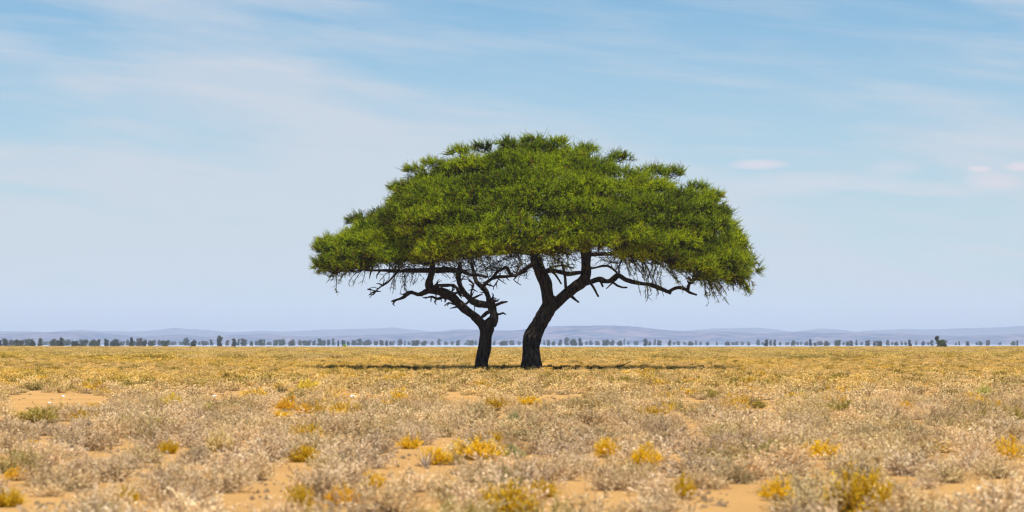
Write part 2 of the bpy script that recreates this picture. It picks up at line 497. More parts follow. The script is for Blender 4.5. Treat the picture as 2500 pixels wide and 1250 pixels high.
def region(px):
    for lim, s in ((200, 'at the left end of the tree line'), (480, 'left of the tall flag-topped far tree'), (760, 'just right of the tall flag-topped far tree'), (1150, 'left of the smaller acacia trunk'), (1300, 'between the two acacia trunks'),
                   (1600, 'just right of the thick acacia trunk'), (1850, 'under the right half of the acacia crown'), (2100, 'beyond the right edge of the acacia crown'), (2290, 'left of the round green far tree'), (9999, 'right of the round green far tree')):
        if px < lim: return s


for i, s in enumerate(FT):
    px, w, top, fade, tn, shp = s.split()
    px, w, top, fade = float(px), float(w), float(top), float(fade)
    Y = 1250 + 2600 * fade + 60 * random.random()
    Y = max(Y, plain_end(px) + 60)
    size = 'tiny' if w < 7.5 else ('narrow' if w < 11 else ('medium' if w < 16 else 'wide'))
    look = 'hazy' if fade > .6 else ('' if fade > .22 else 'deep')
    lab = f"{size} {look + ' ' if look else ''}{TONE[tn][1]} {SH[shp] if shp != 'w' else 'spreading'} tree on the horizon, {region(px)}"
    far_tree(px, w, top, Y, TONE[tn][0], shp, i, lab)
# the three that stand out
far_tree(537, 15, 820, 1400, (.7, .75, .6), 't', 1, 'tall dark tree in the far tree line whose top leans right like a flag')
rt = far_tree(2300, 26, 829, 900, (1.3, 1.6, .45), 'r', 4, 'round green bushy tree on the horizon at the far right, nearer than the rest', name='bushy_tree', cs=1.1)
far_tree(2287, 11, 821, 960, (.7, .8, .8), 'flat', 5, 'thin bare-stemmed flat-topped tree just left of the round green far tree', name='thin_tree')
far_tree(843, 9, 839, 960, (6, 8, 1.2), 'r', 6, 'bright yellow-green bush at the edge of the plain left of the acacias', name='bright_bush')


# ------------------------------------------------------------------ the two acacias
D0 = EYE * F / 63.0          # about 143 m
PXM = F / D0                 # photo pixels per metre there


class Tree:
    def __init__(s, name, base_px, Y, label):
        s.Y = Y
        s.o = np.array(((base_px - 1250) / F * Y, Y, 0.0))
        s.root = link(name, None, loc=tuple(s.o)); tag(s.root, label, 'tree')
        s.nodes = []

    def pt(s, px, py, dy=0.0): return P(px, py, s.Y + dy)

    def part(s, name, chains, seg=12, step=.2, rough=.12, wob=.0, keep=True):
        tb = Tubes()
        for k, ch in enumerate(chains):
            pts = [s.pt(c[0], c[1], c[3] if len(c) > 3 else 0) for c in ch]
            rad = [c[2] / PXM for c in ch]
            sg = seg if max(rad) > .15 else 7
            st = step if max(rad) > .15 else .16
            p = tb.tube(pts, rad, seg=sg, step=st, rough=rough, wob=wob if max(rad) < .2 else 0, seed=k * 3.1)
            if keep: s.nodes.extend(p[::3])
        o = link(name, tb.mesh(name, M_BARK, s.o), s.root)
        return o


big = Tree('acacia_tree', 1297, D0, 'large umbrella-crowned acacia with thick leaning forked trunk, right of the pair')
small = Tree('acacia_tree', 1177, D0 + .8, 'smaller acacia with thin trunk and tangled bare lower branches, left of the pair')

big.part('trunk', [
    [(1298, 909, 27), (1297, 888, 24), (1296, 868, 21.5), (1296, 848, 21.5), (1301, 826, 22), (1309, 806, 21), (1322, 782, 18.5), (1334, 760, 18.5), (1343, 742, 19), (1350, 730, 16)],
    [(1288, 842, 13, -.25), (1296, 822, 17, -.30), (1303, 810, 12, -.25)],
    [(1318, 909, 8, -.3), (1313, 886, 10), (1308, 866, 7)], [(1277, 909, 8, -.4), (1284, 882, 10, -.1), (1288, 860, 8)], [(1296, 909, 11, -.9), (1297, 886, 12, -.4), (1300, 866, 8, -.2)],
], seg=44, step=.09, rough=.17)
big.part('limb', [[(1342, 752, 17), (1338, 728, 16), (1336, 712, 14.5), (1332, 690, 15), (1322, 669, 15.5), (1312, 646, 14.5, .3), (1306, 622, 12, .8), (1300, 592, 9.5, 1.5), (1290, 555, 7, 2), (1283, 500, 4, 2.5), (1300, 430, 2, 3)]], seg=32, step=.12, rough=.13)
big.part('limb', [[(1344, 750, 15), (1360, 738, 14.5), (1378, 721, 13), (1401, 704, 13.5), (1420, 690, 13.5), (1430, 674, 13), (1431, 646, 12), (1431, 618, 12.5, .2), (1428, 582, 10, .6), (1432, 540, 7, 1), (1425, 480, 4, 1.6), (1400, 420, 2, 2)]], seg=32, step=.12, rough=.13)
big.part('limb', [[(1420, 692, 8), (1439, 689, 7), (1462, 682, 6.5, -.4), (1484, 687, 6, -.7), (1499, 680, 7, -.9), (1511, 673, 6, -1.1), (1528, 683, 5.3, -1.4), (1557, 691, 5.2, -1.8), (1586, 695, 5.2, -2.2), (1614, 705, 5.2, -2.6), (1637, 715, 4.2, -3)],
    [(1632, 713, 4, -2.9), (1644, 706, 4.2, -3.1), (1658, 702, 4.2, -3.3), (1675, 707, 4.2, -3.5), (1684, 714, 4, -3.6), (1701, 720, 2.4, -3.8)],
    [(1679, 709, 4, -3.5), (1681, 698, 4.2, -3.5), (1685, 691, 4, -3.5), (1696, 690, 1.8, -3.5)], [(1682, 692, 2.5, -3.5), (1678, 685, 1.6, -3.5)],
    [(1465, 684, 3, -.4), (1472, 700, 2.6, -.4)], [(1492, 686, 3.4, -.8), (1508, 698, 2.9, -1), (1520, 702, 2.3, -1.1), (1531, 702, 2.3, -1.2)], [(1496, 690, 2.4, -.8), (1480, 705, 1.1, -.8)],
    [(1511, 674, 2.6, -1.1), (1512, 650, 2, -1), (1519, 632, 3.4, -.8), (1526, 605, 3.2, -.5), (1545, 560, 2.2, 0)]], seg=16, step=.12, rough=.2, keep=False)
big.part('limb', [[(1432, 624, 7), (1447, 621, 5, .2), (1475, 620, 5, .5), (1502, 617, 5, .9), (1560, 590, 4, 1.5), (1640, 560, 3, 2), (1710, 570, 2, 2.2)]], seg=14, step=.2, rough=.14)
big.part('dead_branch', [[(1425, 656, 4), (1444, 655, 3.4), (1466, 650, 3.2, -.2), (1485, 651, 3.2, -.4), (1496, 656, 3.2, -.5), (1507, 665, 2.6, -.6)], [(1478, 651, 1.2, -.3), (1498, 638, .8, -.4), (1506, 622, .6, -.4)], [(1503, 660, 1.2, -.5), (1512, 645, .8, -.6)]], rough=.22, wob=.08)
big.part('dead_branch', [[(1436, 688, 4), (1448, 700, 3.4, -.3), (1462, 723, 2.8, -.5)]], rough=.22, wob=.06)
big.part('dead_branch', [[(1325, 668, 6), (1349, 662, 5.4, -.2), (1384, 669, 5.2, -.2), (1400, 667, 4.8, -.1), (1424, 666, 5)], [(1349, 665, 2.8, -.3), (1360, 678, 2.6, -.5), (1371, 694, 2.2, -.6)], [(1330, 660, 3, -.3), (1365, 648, 2.4, -.5), (1401, 655, 2, -.7)]], rough=.2, wob=.1)
big.part('dead_branch', [[(1372, 640, 2.6, -.9), (1377, 658, 3.2, -.9), (1380, 680, 3.4, -.8), (1382, 704, 4.2, -.6), (1391, 719, 3.4, -.6), (1400, 728, 3.4, -.7), (1412, 737, 2, -.8)]], rough=.22, wob=.06)
big.part('limb', [[(1310, 640, 8), (1290, 652, 5, -.4), (1272, 664, 4.4, -.8), (1257, 674, 4.2, -1), (1243, 664, 3.6, -1.2), (1238, 652, 3.4, -1.3), (1215, 662, 3, -1.5)], [(1262, 674, 2.2, -.9), (1255, 684, 1.6, -1), (1274, 695, .9, -1)],
    [(1306, 618, 7), (1270, 615, 5.5, -.6), (1235, 614, 5, -1.1), (1200, 622, 4.2, -1.6), (1160, 618, 3, -2)], [(1304, 610, 6), (1350, 612, 4.5, -1.2), (1392, 622, 3, -1.7)]], seg=14, rough=.2, wob=.1)

small.part('trunk', [
    [(1176, 909, 18), (1177, 888, 15.5), (1180, 866, 14.8), (1184, 842, 15), (1187, 820, 15), (1190, 803, 17), (1195, 790, 14.5), (1204, 780, 12)],
], seg=36, step=.09, rough=.16)
small.part('limb', [[(1186, 806, 13), (1174, 789, 11), (1152, 768, 9.8, -.3), (1125, 746, 9.8, -.6), (1106, 727, 9.8, -.8), (1087, 716, 10.5, -1), (1065, 710, 9, -1.2), (1045, 710, 7, -1.4), (1024, 719, 4.8, -1.6), (1002, 714, 4.2, -1.8), (983, 727, 3.9, -2), (956, 736, 2.2, -2.2)],
    [(1064, 712, 8, -1.1), (1050, 702, 9.4, -1.1), (1048, 688, 8.6, -1), (1054, 668, 7.6, -.9), (1056, 655, 7, -.8), (1050, 620, 4, -.5)]], seg=24, step=.11, rough=.28)
small.part('limb', [[(1198, 792, 13), (1206, 776, 11.5), (1205, 762, 10), (1201, 750, 10.5), (1199, 738, 10), (1194, 730, 7), (1187, 713, 6, .3), (1176, 700, 6, .5), (1164, 688, 5.5, .6), (1157, 668, 5, .8), (1150, 640, 4, 1)],
    [(1200, 742, 9), (1187, 744, 8.2), (1163, 740, 7.8, -.2), (1147, 730, 7.2, -.4), (1130, 710, 6.6, -.5), (1121, 690, 6.2, -.6), (1119, 668, 7, -.6), (1124, 640, 4, -.4)],
    [(1176, 702, 5), (1193, 686, 4.4, -.2), (1212, 677, 4.2, -.3), (1242, 675, 3.8, -.4), (1266, 670, 3.2, -.3), (1286, 661, 2.6, 0)],
    [(1196, 686, 3.2, -.2), (1217, 661, 3.4, -.5), (1238, 654, 3.2, -.7), (1246, 669, 2.6, -.8)]], seg=22, step=.11, rough=.32)
small.part('limb', [[(1128, 662, 7, -.7), (1100, 659, 6.4, -.8), (1054, 659, 6.4, -.9), (1020, 661, 5.4, -1), (989, 660, 4.6, -1.2), (950, 662, 3.6, -1.4), (907, 659, 2.6, -1.6), (860, 650, 1.8, -1.8)],
    [(1128, 662, 5), (1150, 672, 4), (1164, 672, 3.6), (1190, 676, 3)]], seg=14, step=.16, rough=.18, wob=.08)
small.part('dead_branch', [[(1204, 747, 5), (1214, 744, 4, -.2), (1226, 739, 4, -.4), (1240, 737, 1.4, -.5)], [(1203, 735, 3), (1214, 735, 2, -.2), (1219, 729, 1, -.2)], [(1202, 730, 3), (1204, 720, 2), (1200, 715, 1)]], rough=.25, wob=.05)
small.part('dead_branch', [[(1210, 768, 4), (1220, 767, 3, -.2), (1228, 764, 2.6, -.3), (1235, 768, 1.4, -.3)]], rough=.25)
small.part('dead_branch', [[(1198, 760, 5), (1188, 764, 4.6, -.3), (1181, 770, 4.4, -.4), (1176, 775, 3.6, -.4)]], rough=.25)
small.part('dead_branch', [[(1058, 700, 3.4, -1.3), (1070, 697, 4, -1.4), (1092, 695, 4.2, -1.4), (1108, 696, 3.8, -1.3), (1118, 708, 3.6, -1.1), (1122, 716, 3, -1)], [(1066, 708, 2.6, -1.5), (1097, 716, 3, -1.5), (1119, 712, 2.6, -1.3), (1128, 718, 2, -1)],
    [(1071, 699, 2, -1.4), (1068, 690, 1.4, -1.4), (1074, 684, 1, -1.4)], [(1100, 696, 1.8), (1110, 706, 1.6), (1104, 714, 1.4)], [(1112, 700, 2), (1124, 722, 1.8), (1130, 728, 1.2)]], rough=.24, wob=.14)
small.part('dead_branch', [[(1085, 722, 4.6, -1), (1066, 729, 3.6, -1.2), (1055, 724, 2.8, -1.3), (1042, 727, 1.4, -1.4)], [(1066, 730, 2, -1.2), (1062, 737, 1.6, -1.2), (1067, 744, 1, -1.2)], [(1053, 725, 1.8, -1.3), (1052, 735, 1.2, -1.3)], [(1076, 727, 1.4), (1077, 738, .9)], [(1088, 722, 1.6), (1086, 738, 1)]], rough=.25, wob=.08)
small.part('dead_branch', [[(1117, 744, 3, -.7), (1106, 742, 2.4, -.9), (1096, 738, 2, -1), (1085, 747, 1.2, -1)], [(1122, 749, 2.2, -.7), (1110, 751, 1.8, -.9), (1100, 754, 1, -1)]], rough=.25, wob=.08)
small.part('dead_branch', [[(1127, 748, 3.4, -.5), (1136, 744, 3, -.5), (1144, 738, 3, -.4), (1150, 730, 3, -.3), (1153, 712, 2.6, -.2), (1158, 694, 2.4, 0), (1146, 684, 2, 0)], [(1152, 728, 2.4, -.3), (1166, 722, 2.4, -.2), (1178, 718, 2, 0)], [(1157, 742, 1.2, -.2), (1157, 764, .7, -.2)],
    [(1188, 694, 2.6, -.1), (1198, 698, 2.4, -.2), (1206, 700, 2.2, -.2), (1212, 692, 2, -.2), (1217, 683, 1, -.2)], [(1206, 699, 1.2), (1204, 708, 1), ], [(1212, 694, 1.4), (1216, 706, .8)]], rough=.25, wob=.1)
small.part('dead_branch', [[(972, 662, 2.6, -1.2), (960, 676, 2.2, -1.4), (948, 690, 2, -1.6), (930, 701, 1.8, -1.8), (918, 712, 1.5, -1.9), (902, 728, .8, -2)], [(924, 705, 1.1, -1.8), (912, 701, .8, -1.9), (898, 706, .6, -2)], [(934, 698, 1.1, -1.8), (938, 684, 1, -1.7), (936, 672, .8, -1.6)], [(904, 704, .6), (905, 716, .5)]], rough=.2, wob=.06)

spurs = []
rsp = np.random.default_rng(5)
cands = [n_ for n_ in small.nodes if 3.2 < n_[2] < 6.0]
for k in range(64):
    n_ = cands[int(rsp.integers(len(cands)))]
    hd = norm(rsp.normal(size=3) * (1, .6, .8)); L = rsp.uniform(.3, .75)
    m_ = n_ + hd * L * .5; e_ = m_ + norm(hd + rsp.normal(size=3) * .5) * L * .5
    spurs.append((n_, m_, e_))
tb = Tubes()
for k, (a_, b_, c_) in enumerate(spurs): tb.tube([a_, b_, c_], [.055, .038, .014], seg=6, step=.12, rough=.3, wob=.04, seed=k)
link('dead_branch', tb.mesh('dead_branch', M_BARK, small.o), small.root)

# crown outline of the pair, photo pixels
TOP = [(762, 640), (766, 590), (772, 568), (800, 560), (850, 537), (872, 516), (905, 510), (935, 522), (950, 508), (955, 462), (985, 425), (1010, 402), (1040, 394), (1085, 385), (1096, 360), (1140, 356), (1180, 347), (1230, 337), (1300, 326), (1365, 335), (1420, 350), (1480, 362), (1535, 375), (1560, 405), (1640, 405), (1665, 425), (1700, 443), (1750, 460), (1770, 487), (1790, 520), (1810, 550), (1822, 590), (1842, 632)]
BOT = [(762, 650), (780, 672), (850, 678), (900, 662), (960, 652), (1040, 645), (1110, 640), (1160, 632), (1240, 624), (1300, 630), (1360, 622), (1420, 612), (1480, 620), (1520, 625), (1560, 638), (1600, 660), (1660, 675), (1720, 690), (1780, 700), (1842, 712)]
tx, ty = zip(*TOP); bx_, by_ = zip(*BOT)
ytop = lambda x: float(np.interp(x, tx, ty))
ybot = lambda x: float(np.interp(x, bx_, by_))
r_ = np.random.default_rng(21)


def crown_points(x0, x1, n, xc, half, depth, mind, front=.72):
    """even scatter of pad centres over the dome surface; returns (px, py, dy, rx, ry)"""
    out = []
    tries = 0
    while len(out) < n and tries < 60000:
        tries += 1
        x = r_.uniform(x0, x1)
        k = 1 - ((x - xc) / half) ** 2
        V = depth * math.sqrt(max(.06, k))
        a = r_.uniform(0, 1)                       # height share 0 bottom rim .. 1 top
        sgn = -1 if r_.random() < front else 1
        rx = r_.uniform(30, 72); ry = rx * r_.uniform(.40, .66)
        yt, yb = max(ytop(x - rx * .55), ytop(x + rx * .55), ytop(x)) + ry * 1.15 + 9, ybot(x) - ry * .35 + 15 * noise.noise(Vector((x * .021, 5, 0)))
        if yb < yt: yb = yt + 2
        y = yb + (yt - yb) * a
        v = sgn * V * math.sqrt(max(0, 1 - a * a)) * r_.uniform(.82, 1.0)
        if sgn < 0 and a < .75 and noise.noise(Vector((x * .013, y * .022, 2.5))) < -.30: continue
        P3 = np.array((x, y * 1.5, v * PXM * .55))
        if all(np.linalg.norm(P3 - q[5]) > mind for q in out):
            out.append((x, y, v, rx, ry, P3))
    return out


pads_s = crown_points(808, 1120, 44, 1010, 262, 5.6, 42)
pads_s += [(x, y, dy, rx, rx * .52, None) for x, y, dy, rx in ((806, 594, -.5, 30), (818, 640, -1.5, 36), (850, 600, -2.5, 46), (862, 650, -2.8, 44), (905, 565, -2, 44), (915, 625, -3.6, 52), (880, 545, -.5, 36), (955, 590, -3.8, 46), (975, 628, -4.2, 50), (1030, 600, -4.8, 56), (1045, 632, -4.6, 46), (1105, 612, -5, 52), (940, 530, -1, 40), (1000, 560, -3, 50), (1160, 600, -4.5, 44))]
pads_b = crown_points(975, 1790, 150, 1330, 520, 9.8, 48)
pads_b = [p for p in pads_b if not (p[0] < 1060 and p[1] > 560)]
pads_b += [(x, y, dy, rx, rx * .52, None) for x, y, dy, rx in ((1540, 618, -4.5, 44), (1590, 634, -4, 44), (1640, 622, -4.5, 50), (1670, 655, -3.2, 42), (1715, 640, -3.2, 46), (1745, 668, -2.4, 38), (1765, 620, -2.5, 44), (1776, 655, -1.2, 36), (1786, 600, -.6, 32), (1795, 690, -.6, 24), (1700, 590, -4.5, 50), (1420, 588, -7, 50), (1355, 596, -7, 46), (1296, 606, -7, 42), (1225, 600, -6.5, 52), (1160, 606, -6, 46), (1262, 596, -5, 40), (1335, 612, -5, 34), (1440, 600, -5.5, 38), (1796, 640, .6, 30))]
# small flat pads that step along the outline
pads_b += [(x, y, dy, rx, rx * .46, None) for x, y, dy, rx in ((1122, 374, -1, 30), (1178, 364, .5, 26), (1236, 354, -.5, 28), (1302, 346, 0, 30), (1362, 352, -1, 26), (1436, 368, .5, 30), (1512, 389, -.5, 30), (1600, 422, 0, 36), (1640, 425, -1, 28), (1700, 462, 0, 28), (1742, 480, -1, 26), (1766, 522, 0, 24), (1790, 575, 0, 24), (1808, 630, 0, 22), (1012, 418, 0, 26), (1056, 402, -1, 26), (970, 462, 0, 22), (975, 492, -1, 24))]
# inner deck that closes the dome from below and gives dark depth between pads
inner_b = [(r_.uniform(1000, 1740), 0, r_.uniform(-6, 6), r_.uniform(50, 80), r_.uniform(14, 20)) for _ in range(32)]
inner_b = [(x, ytop(x) + (ybot(x) - ytop(x)) * r_.uniform(.35, .78), v, rx, ry) for x, _, v, rx, ry in inner_b]
inner_s = [(x, ytop(x) + (ybot(x) - ytop(x)) * r_.uniform(.35, .75), v, rx, ry) for x, v, rx, ry in [(r_.uniform(840, 1090), r_.uniform(-3.5, 3.5), r_.uniform(45, 70), r_.uniform(12, 18)) for _ in range(16)]]


def spray_set(q, c, d, L, r, nl=22, brown=0.0, lw=(.085, .034), tone=None):
    """feathery twigs: stem strips (mat 1) and leaflets (mat 0)"""
    n = len(c)
    L = np.asarray(L).reshape(-1, 1)
    bend = norm(r.normal(size=(n, 3))) * .18 + np.array((0, 0, .10))
    tip = c + d * L + bend * L
    mid = c + d * L * .5 + bend * L * .15
    q.quads(strip_quads(c, mid, .011, .008, r), 1, .5)
    q.quads(strip_quads(mid, tip, .008, .003, r), 1, .5)
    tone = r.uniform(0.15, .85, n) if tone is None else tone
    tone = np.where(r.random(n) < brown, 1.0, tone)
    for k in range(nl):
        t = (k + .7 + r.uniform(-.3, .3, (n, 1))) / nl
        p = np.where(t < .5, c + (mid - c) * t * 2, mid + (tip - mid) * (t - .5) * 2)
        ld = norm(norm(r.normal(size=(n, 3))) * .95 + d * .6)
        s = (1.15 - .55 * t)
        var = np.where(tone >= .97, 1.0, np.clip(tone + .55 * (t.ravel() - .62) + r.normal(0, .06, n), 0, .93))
        q.quads(leaf_quads(p, ld, (lw[0] * s * r.uniform(.7, 1.2, (n, 1))).ravel(), (lw[1] * s).ravel(), r), 0, var)


def build_crown(tree, pads, inner, hang, seed):
    r = np.random.default_rng(seed)
    q = QM()
    tw = Tubes()
    nodes = np.array([q_ for q_ in tree.nodes if q_[2] > 4.6 and not (tree is small and q_[0] < (1030 - 1250) / PXM and q_[2] < 5.4)])
    for idx, pd in enumerate(pads + inner):
        px, py, dy, rx, ry = pd[:5]
        isin = idx >= len(pads)
        c = tree.pt(px, py, dy)
        a, h = rx / PXM, ry / PXM
        n = int((108 if not isin else 44) * (a / 1.2) ** 1.6)
        d = norm(r.normal(size=(n, 3)) * (1, 1, .8) + (0, 0, .35))
        d[:, 2] = np.where(d[:, 2] < -.25, -d[:, 2], d[:, 2])
        if not isin and dy < 0: pass
        rr = r.uniform(.35, 1.0, (n, 1)) ** .5
        lob = np.array([1 + .55 * noise.noise(Vector((v[0] * 2.4 + idx * 7, v[1] * 2.4, v[2] * 2.4))) for v in d]).reshape(-1, 1)
        p = c + d * np.array((a, a, h)) * rr * lob * .88
        outw = norm(np.array(((px - 1305) / 540, dy / 11, 0)) * 1.0)
        K = 5
        p = np.repeat(p, K, 0) + r.normal(0, .05, (n * K, 3)); d = np.repeat(d, K, 0); n *= K
        fan = np.repeat(r.normal(size=(n // K, 3)) * .25, K, 0)
        sd_ = norm(fan + d * (1, 1, .7) * .7 + outw * .35 + np.array((0, 0, .30)) + r.normal(size=(n, 3)) * .42)
        Ls = r.uniform(.27, .56, n)
        edge = r.random(n) < .05
        Ls = np.where(edge, Ls * 1.4, Ls * .92)
        brown = .05 if not isin else .12
        tone0 = r.uniform(.16, .78)
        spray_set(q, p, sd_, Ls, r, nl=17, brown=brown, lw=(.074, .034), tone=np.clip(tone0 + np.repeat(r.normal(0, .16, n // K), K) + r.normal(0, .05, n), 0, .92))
        # woody structure from the nearest limb into the pad
        dist = np.linalg.norm(nodes - c, axis=1) + np.maximum(0, nodes[:, 2] - c[2]) * 2
        s0 = nodes[np.argmin(dist)]
        L = np.linalg.norm(c - s0)
        hub = tree.pt(1390 if tree is big else 1060, 575, 0)
        if L > 2.2:
            s0 = c + (hub - c) * min(1.0, 2.4 / max(.1, np.linalg.norm(hub - c))); L = np.linalg.norm(c - s0)
        if L > .4:
            m1 = s0 + (c - s0) * .35 + np.array((r.normal(0, .3), r.normal(0, .2), .08 * L + r.normal(0, .1)))
            m2 = s0 + (c - s0) * .72 + np.array((r.normal(0, .25), r.normal(0, .2), .04 * L))
            cc = c - np.array((0, 0, h * .5))
            r0 = min(.075, .028 + .008 * L)
            pth = tw.tube([s0, m1, m2, cc], [r0, r0 * .8, r0 * .55, r0 * .35], seg=6, step=.5, rough=.15, wob=.12, seed=idx)
            src = pth[len(pth) // 2:]
        else:
            src = np.array([c])
        nt = 14
        tips = p[r.integers(0, n, nt)]
        st = src[r.integers(0, len(src), nt)]
        mid = (tips + st) / 2 + r.normal(0, .12, (nt, 3)) - np.array((0, 0, .08))
        q.quads(strip_quads(st, mid, .024, .016, r), 1, .5)
        q.quads(strip_quads(mid, tips, .016, .008, r), 1, .5)
        # bare drooping twiglets below the pad
        nb = 9
        b0 = c + (r.uniform(-1, 1, (nb, 3)) * np.array((a * .8, a * .8, 0))) - np.array((0, 0, h * .3))
        b1 = b0 + norm(r.normal(size=(nb, 3)) * (1, 1, .5) + (0, 0, -.3)) * r.uniform(.2, .5, (nb, 1))
        b2 = b1 + norm(r.normal(size=(nb, 3)) + (0, 0, -.1)) * .25
        q.quads(strip_quads(b0, b1, .011, .008, r), 1, .5); q.quads(strip_quads(b1, b2, .008, .004, r), 1, .5)
    # hanging fringes: long drooping branches with leaves along them
    for (ax, ay, bx, by, dy, cnt, leafy) in hang:
        for k in range(cnt):
            u = r.uniform(0, 1)
            x0, y0 = ax + r.normal(0, 14), ay + r.normal(0, 8)
            x1, y1 = bx + r.normal(0, 16), by + r.normal(0, 8)
            z = dy + r.normal(0, .8)
            p0, p3 = tree.pt(x0, y0, z), tree.pt(x1, y1, z - .5)
            bow = np.array((0.0, 0, .22 * np.linalg.norm(p3 - p0)))
            ts = np.linspace(0, 1, 9).reshape(-1, 1)
            line = p0 + (p3 - p0) * ts + bow * (4 * ts * (1 - ts)) * .5 + np.cumsum(r.normal(0, .03, (9, 3)), axis=0)
            q.quads(strip_quads(line[:-1], line[1:], .018, .014, r), 1, .5)
            nn = int(np.linalg.norm(p3 - p0) * 11 * leafy) + 2
            i = r.integers(0, 8, nn); f = r.random((nn, 1))
            pp = line[i] + (line[i + 1] - line[i]) * f
            dd = norm(norm(line[i + 1] - line[i]) * .8 + r.normal(size=(nn, 3)) * .5 + (0, 0, -.1))
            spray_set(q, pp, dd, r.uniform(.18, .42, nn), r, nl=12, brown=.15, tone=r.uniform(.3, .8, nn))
            nb = 14
            i = r.integers(0, 8, nb); b0 = line[i]
            b1 = b0 + norm(r.normal(size=(nb, 3)) + (0, 0, -.5)) * r.uniform(.15, .45, (nb, 1))
            q.quads(strip_quads(b0, b1, .009, .004, r), 1, .5)
    if tree is small:
        # dead, leafless tangle under the shared part of the crown
        for k in range(560):
            a0 = tree.pt(r.uniform(955, 1300) if k < 420 else r.uniform(1290, 1620), r.uniform(612, 668) if k < 420 else r.uniform(605, 640), r.uniform(-4.5, 3))
            hd = norm(r.normal(size=3) * (1, .7, .6))
            line = [a0]
            for j in range(6):
                hd = norm(hd + r.normal(size=3) * .45 * (1, 1, .7)); line.append(line[-1] + hd * r.uniform(.10, .22))
            line = np.array(line); w0 = r.uniform(.010, .022)
            q.quads(strip_quads(line[:-1], line[1:], w0, w0 * .8, r), 1, .5)
            b_ = line[r.integers(1, 7, 5)]
            q.quads(strip_quads(b_, b_ + norm(r.normal(size=(5, 3))) * .22, .009, .004, r), 1, .5)
    for v in q.v: v -= tree.o.astype(np.float32)
    link('crown', q.mesh('acacia_crown', [M_LEAF, M_TWIG]), tree.root)
    link('crown_branches', tw.mesh('crown_branches', M_BARK, tree.o), tree.root)
    return sum(len(v) for v in q.v)


hang_b = [(1560, 600, 1612, 720, -2.2, 7, .35), (1620, 610, 1600, 690, -1.5, 6, .5), (1650, 600, 1665, 665, -2, 6, .7), (1640, 590, 1730, 660, -2, 8, 1.0), (1700, 600, 1750, 715, -2, 9, .8), (1720, 580, 1800, 640, -1, 9, 1.2),
          (1750, 600, 1820, 705, -1, 10, 1.1), (1770, 600, 1822, 706, -.5, 9, 1.1), (1770, 560, 1826, 628, .0, 9, 1.3), (1775, 600, 1824, 664, 1, 8, 1.2), (1520, 600, 1560, 670, -1.5, 6, .5), (1480, 595, 1530, 655, -1, 5, .5),
          (1330, 590, 1362, 655, -5, 6, .9), (1340, 600, 1390, 670, -5, 5, .8), (1370, 590, 1400, 640, -4, 4, .6), (1230, 590, 1280, 640, -4, 5, .7), (1560, 620, 1590, 725, -3, 3, .3), (1690, 640, 1745, 724, -2, 6, 1.0), (1590, 630, 1650, 690, -3, 5, 1.1), (1650, 640, 1705, 690, -2, 6, 1.2), (1520, 610, 1555, 660, -2.5, 4, .6)]
hang_s = [(830, 640, 780, 652, -1, 7, 1.2), (820, 600, 780, 588, 0, 7, 1.2), (900, 640, 860, 690, -2, 5, .2), (980, 640, 960, 700, -1.5, 8, .06), (1000, 650, 985, 720, -1.5, 5, .0), (830, 650, 800, 690, -1, 6, .5), (1100, 620, 1060, 650, -3, 5, .5), (1180, 620, 1200, 655, -2, 5, .2), (1120, 620, 1140, 660, -2, 5, .2)]
nf = build_crown(big, [p[:5] for p in pads_b], inner_b, hang_b, 5)
nf2 = build_crown(small, [p[:5] for p in pads_s], inner_s, hang_s, 6)
print('PADS', len(pads_b), len(pads_s), 'faces', nf, nf2)


# ------------------------------------------------------------------ shrubs
def shrub_mesh(name, seed, lump=.40, Rr=.36, H=.32, stems=64, leaves=2800, lw=(.019, .0125), stw=.0018, upright=0.0, stem_share=1.0):
    r = np.random.default_rng(seed)
    q = QM()
    a = r.uniform(0, 2 * math.pi, stems); el_ = np.arcsin(r.uniform(.12 + .3 * upright, 1, stems))
    d = np.stack([np.cos(a) * np.cos(el_), np.sin(a) * np.cos(el_), np.sin(el_)], 1)
    ext = np.array([1 + lump * noise.noise(Vector((v[0] * 2.2 + seed, v[1] * 2.2, v[2] * 2.2))) for v in d]).reshape(-1, 1) * r.uniform(.78, 1.12, (stems, 1))
    tip = d * np.array((Rr, Rr, H)) * ext
    base = r.normal(0, .03, (stems, 3)) * (1, 1, 0) + (0, 0, -.02)
    mid = base + (tip - base) * .5 * np.array((1.15, 1.15, .8)) + r.normal(0, .012, (stems, 3))
    q.quads(strip_quads(base, mid, stw * 1.6, stw, r), 1, r.random(stems * 2))
    q.quads(strip_quads(mid, tip, stw, stw * .6, r), 1, r.random(stems * 2))
    # branchlets
    nb = int(stems * 7)
    i = r.integers(0, stems, nb); f = r.uniform(.25, 1, (nb, 1))
    s = np.where(f < .5, base[i] + (mid[i] - base[i]) * f * 2, mid[i] + (tip[i] - mid[i]) * (f - .5) * 2)
    bd = norm(d[i] * .7 + r.normal(size=(nb, 3)) * .55 + (0, 0, .3 + upright * .5))
    e = s + bd * r.uniform(.05, .14, (nb, 1)) * (Rr / .36)
    e[:, 2] = np.maximum(e[:, 2], .01)
    q.quads(strip_quads(s, e, stw * .8, stw * .45, r), 1, r.random(nb * 2))
    j = r.integers(0, nb, leaves); f = r.uniform(.1, 1.08, (leaves, 1))
    p = s[j] + (e[j] - s[j]) * f
    clump = r.uniform(.1, .85, nb)[j]
    keep = (r.random(stems) < .86)[i][j]
    ld = norm(bd[j] * .8 + r.normal(size=(leaves, 3)) * .7)
    p, ld, clump = p[keep], ld[keep], clump[keep]; leaves = len(p)
    q.quads(leaf_quads(p, ld, lw[0] * r.uniform(.6, 1.3, leaves), lw[1] * r.uniform(.7, 1.3, leaves), r), 0, np.clip(clump + r.normal(0, .18, leaves), 0, 1))
    return q.mesh(name, [M_SHRUB, M_STEM])


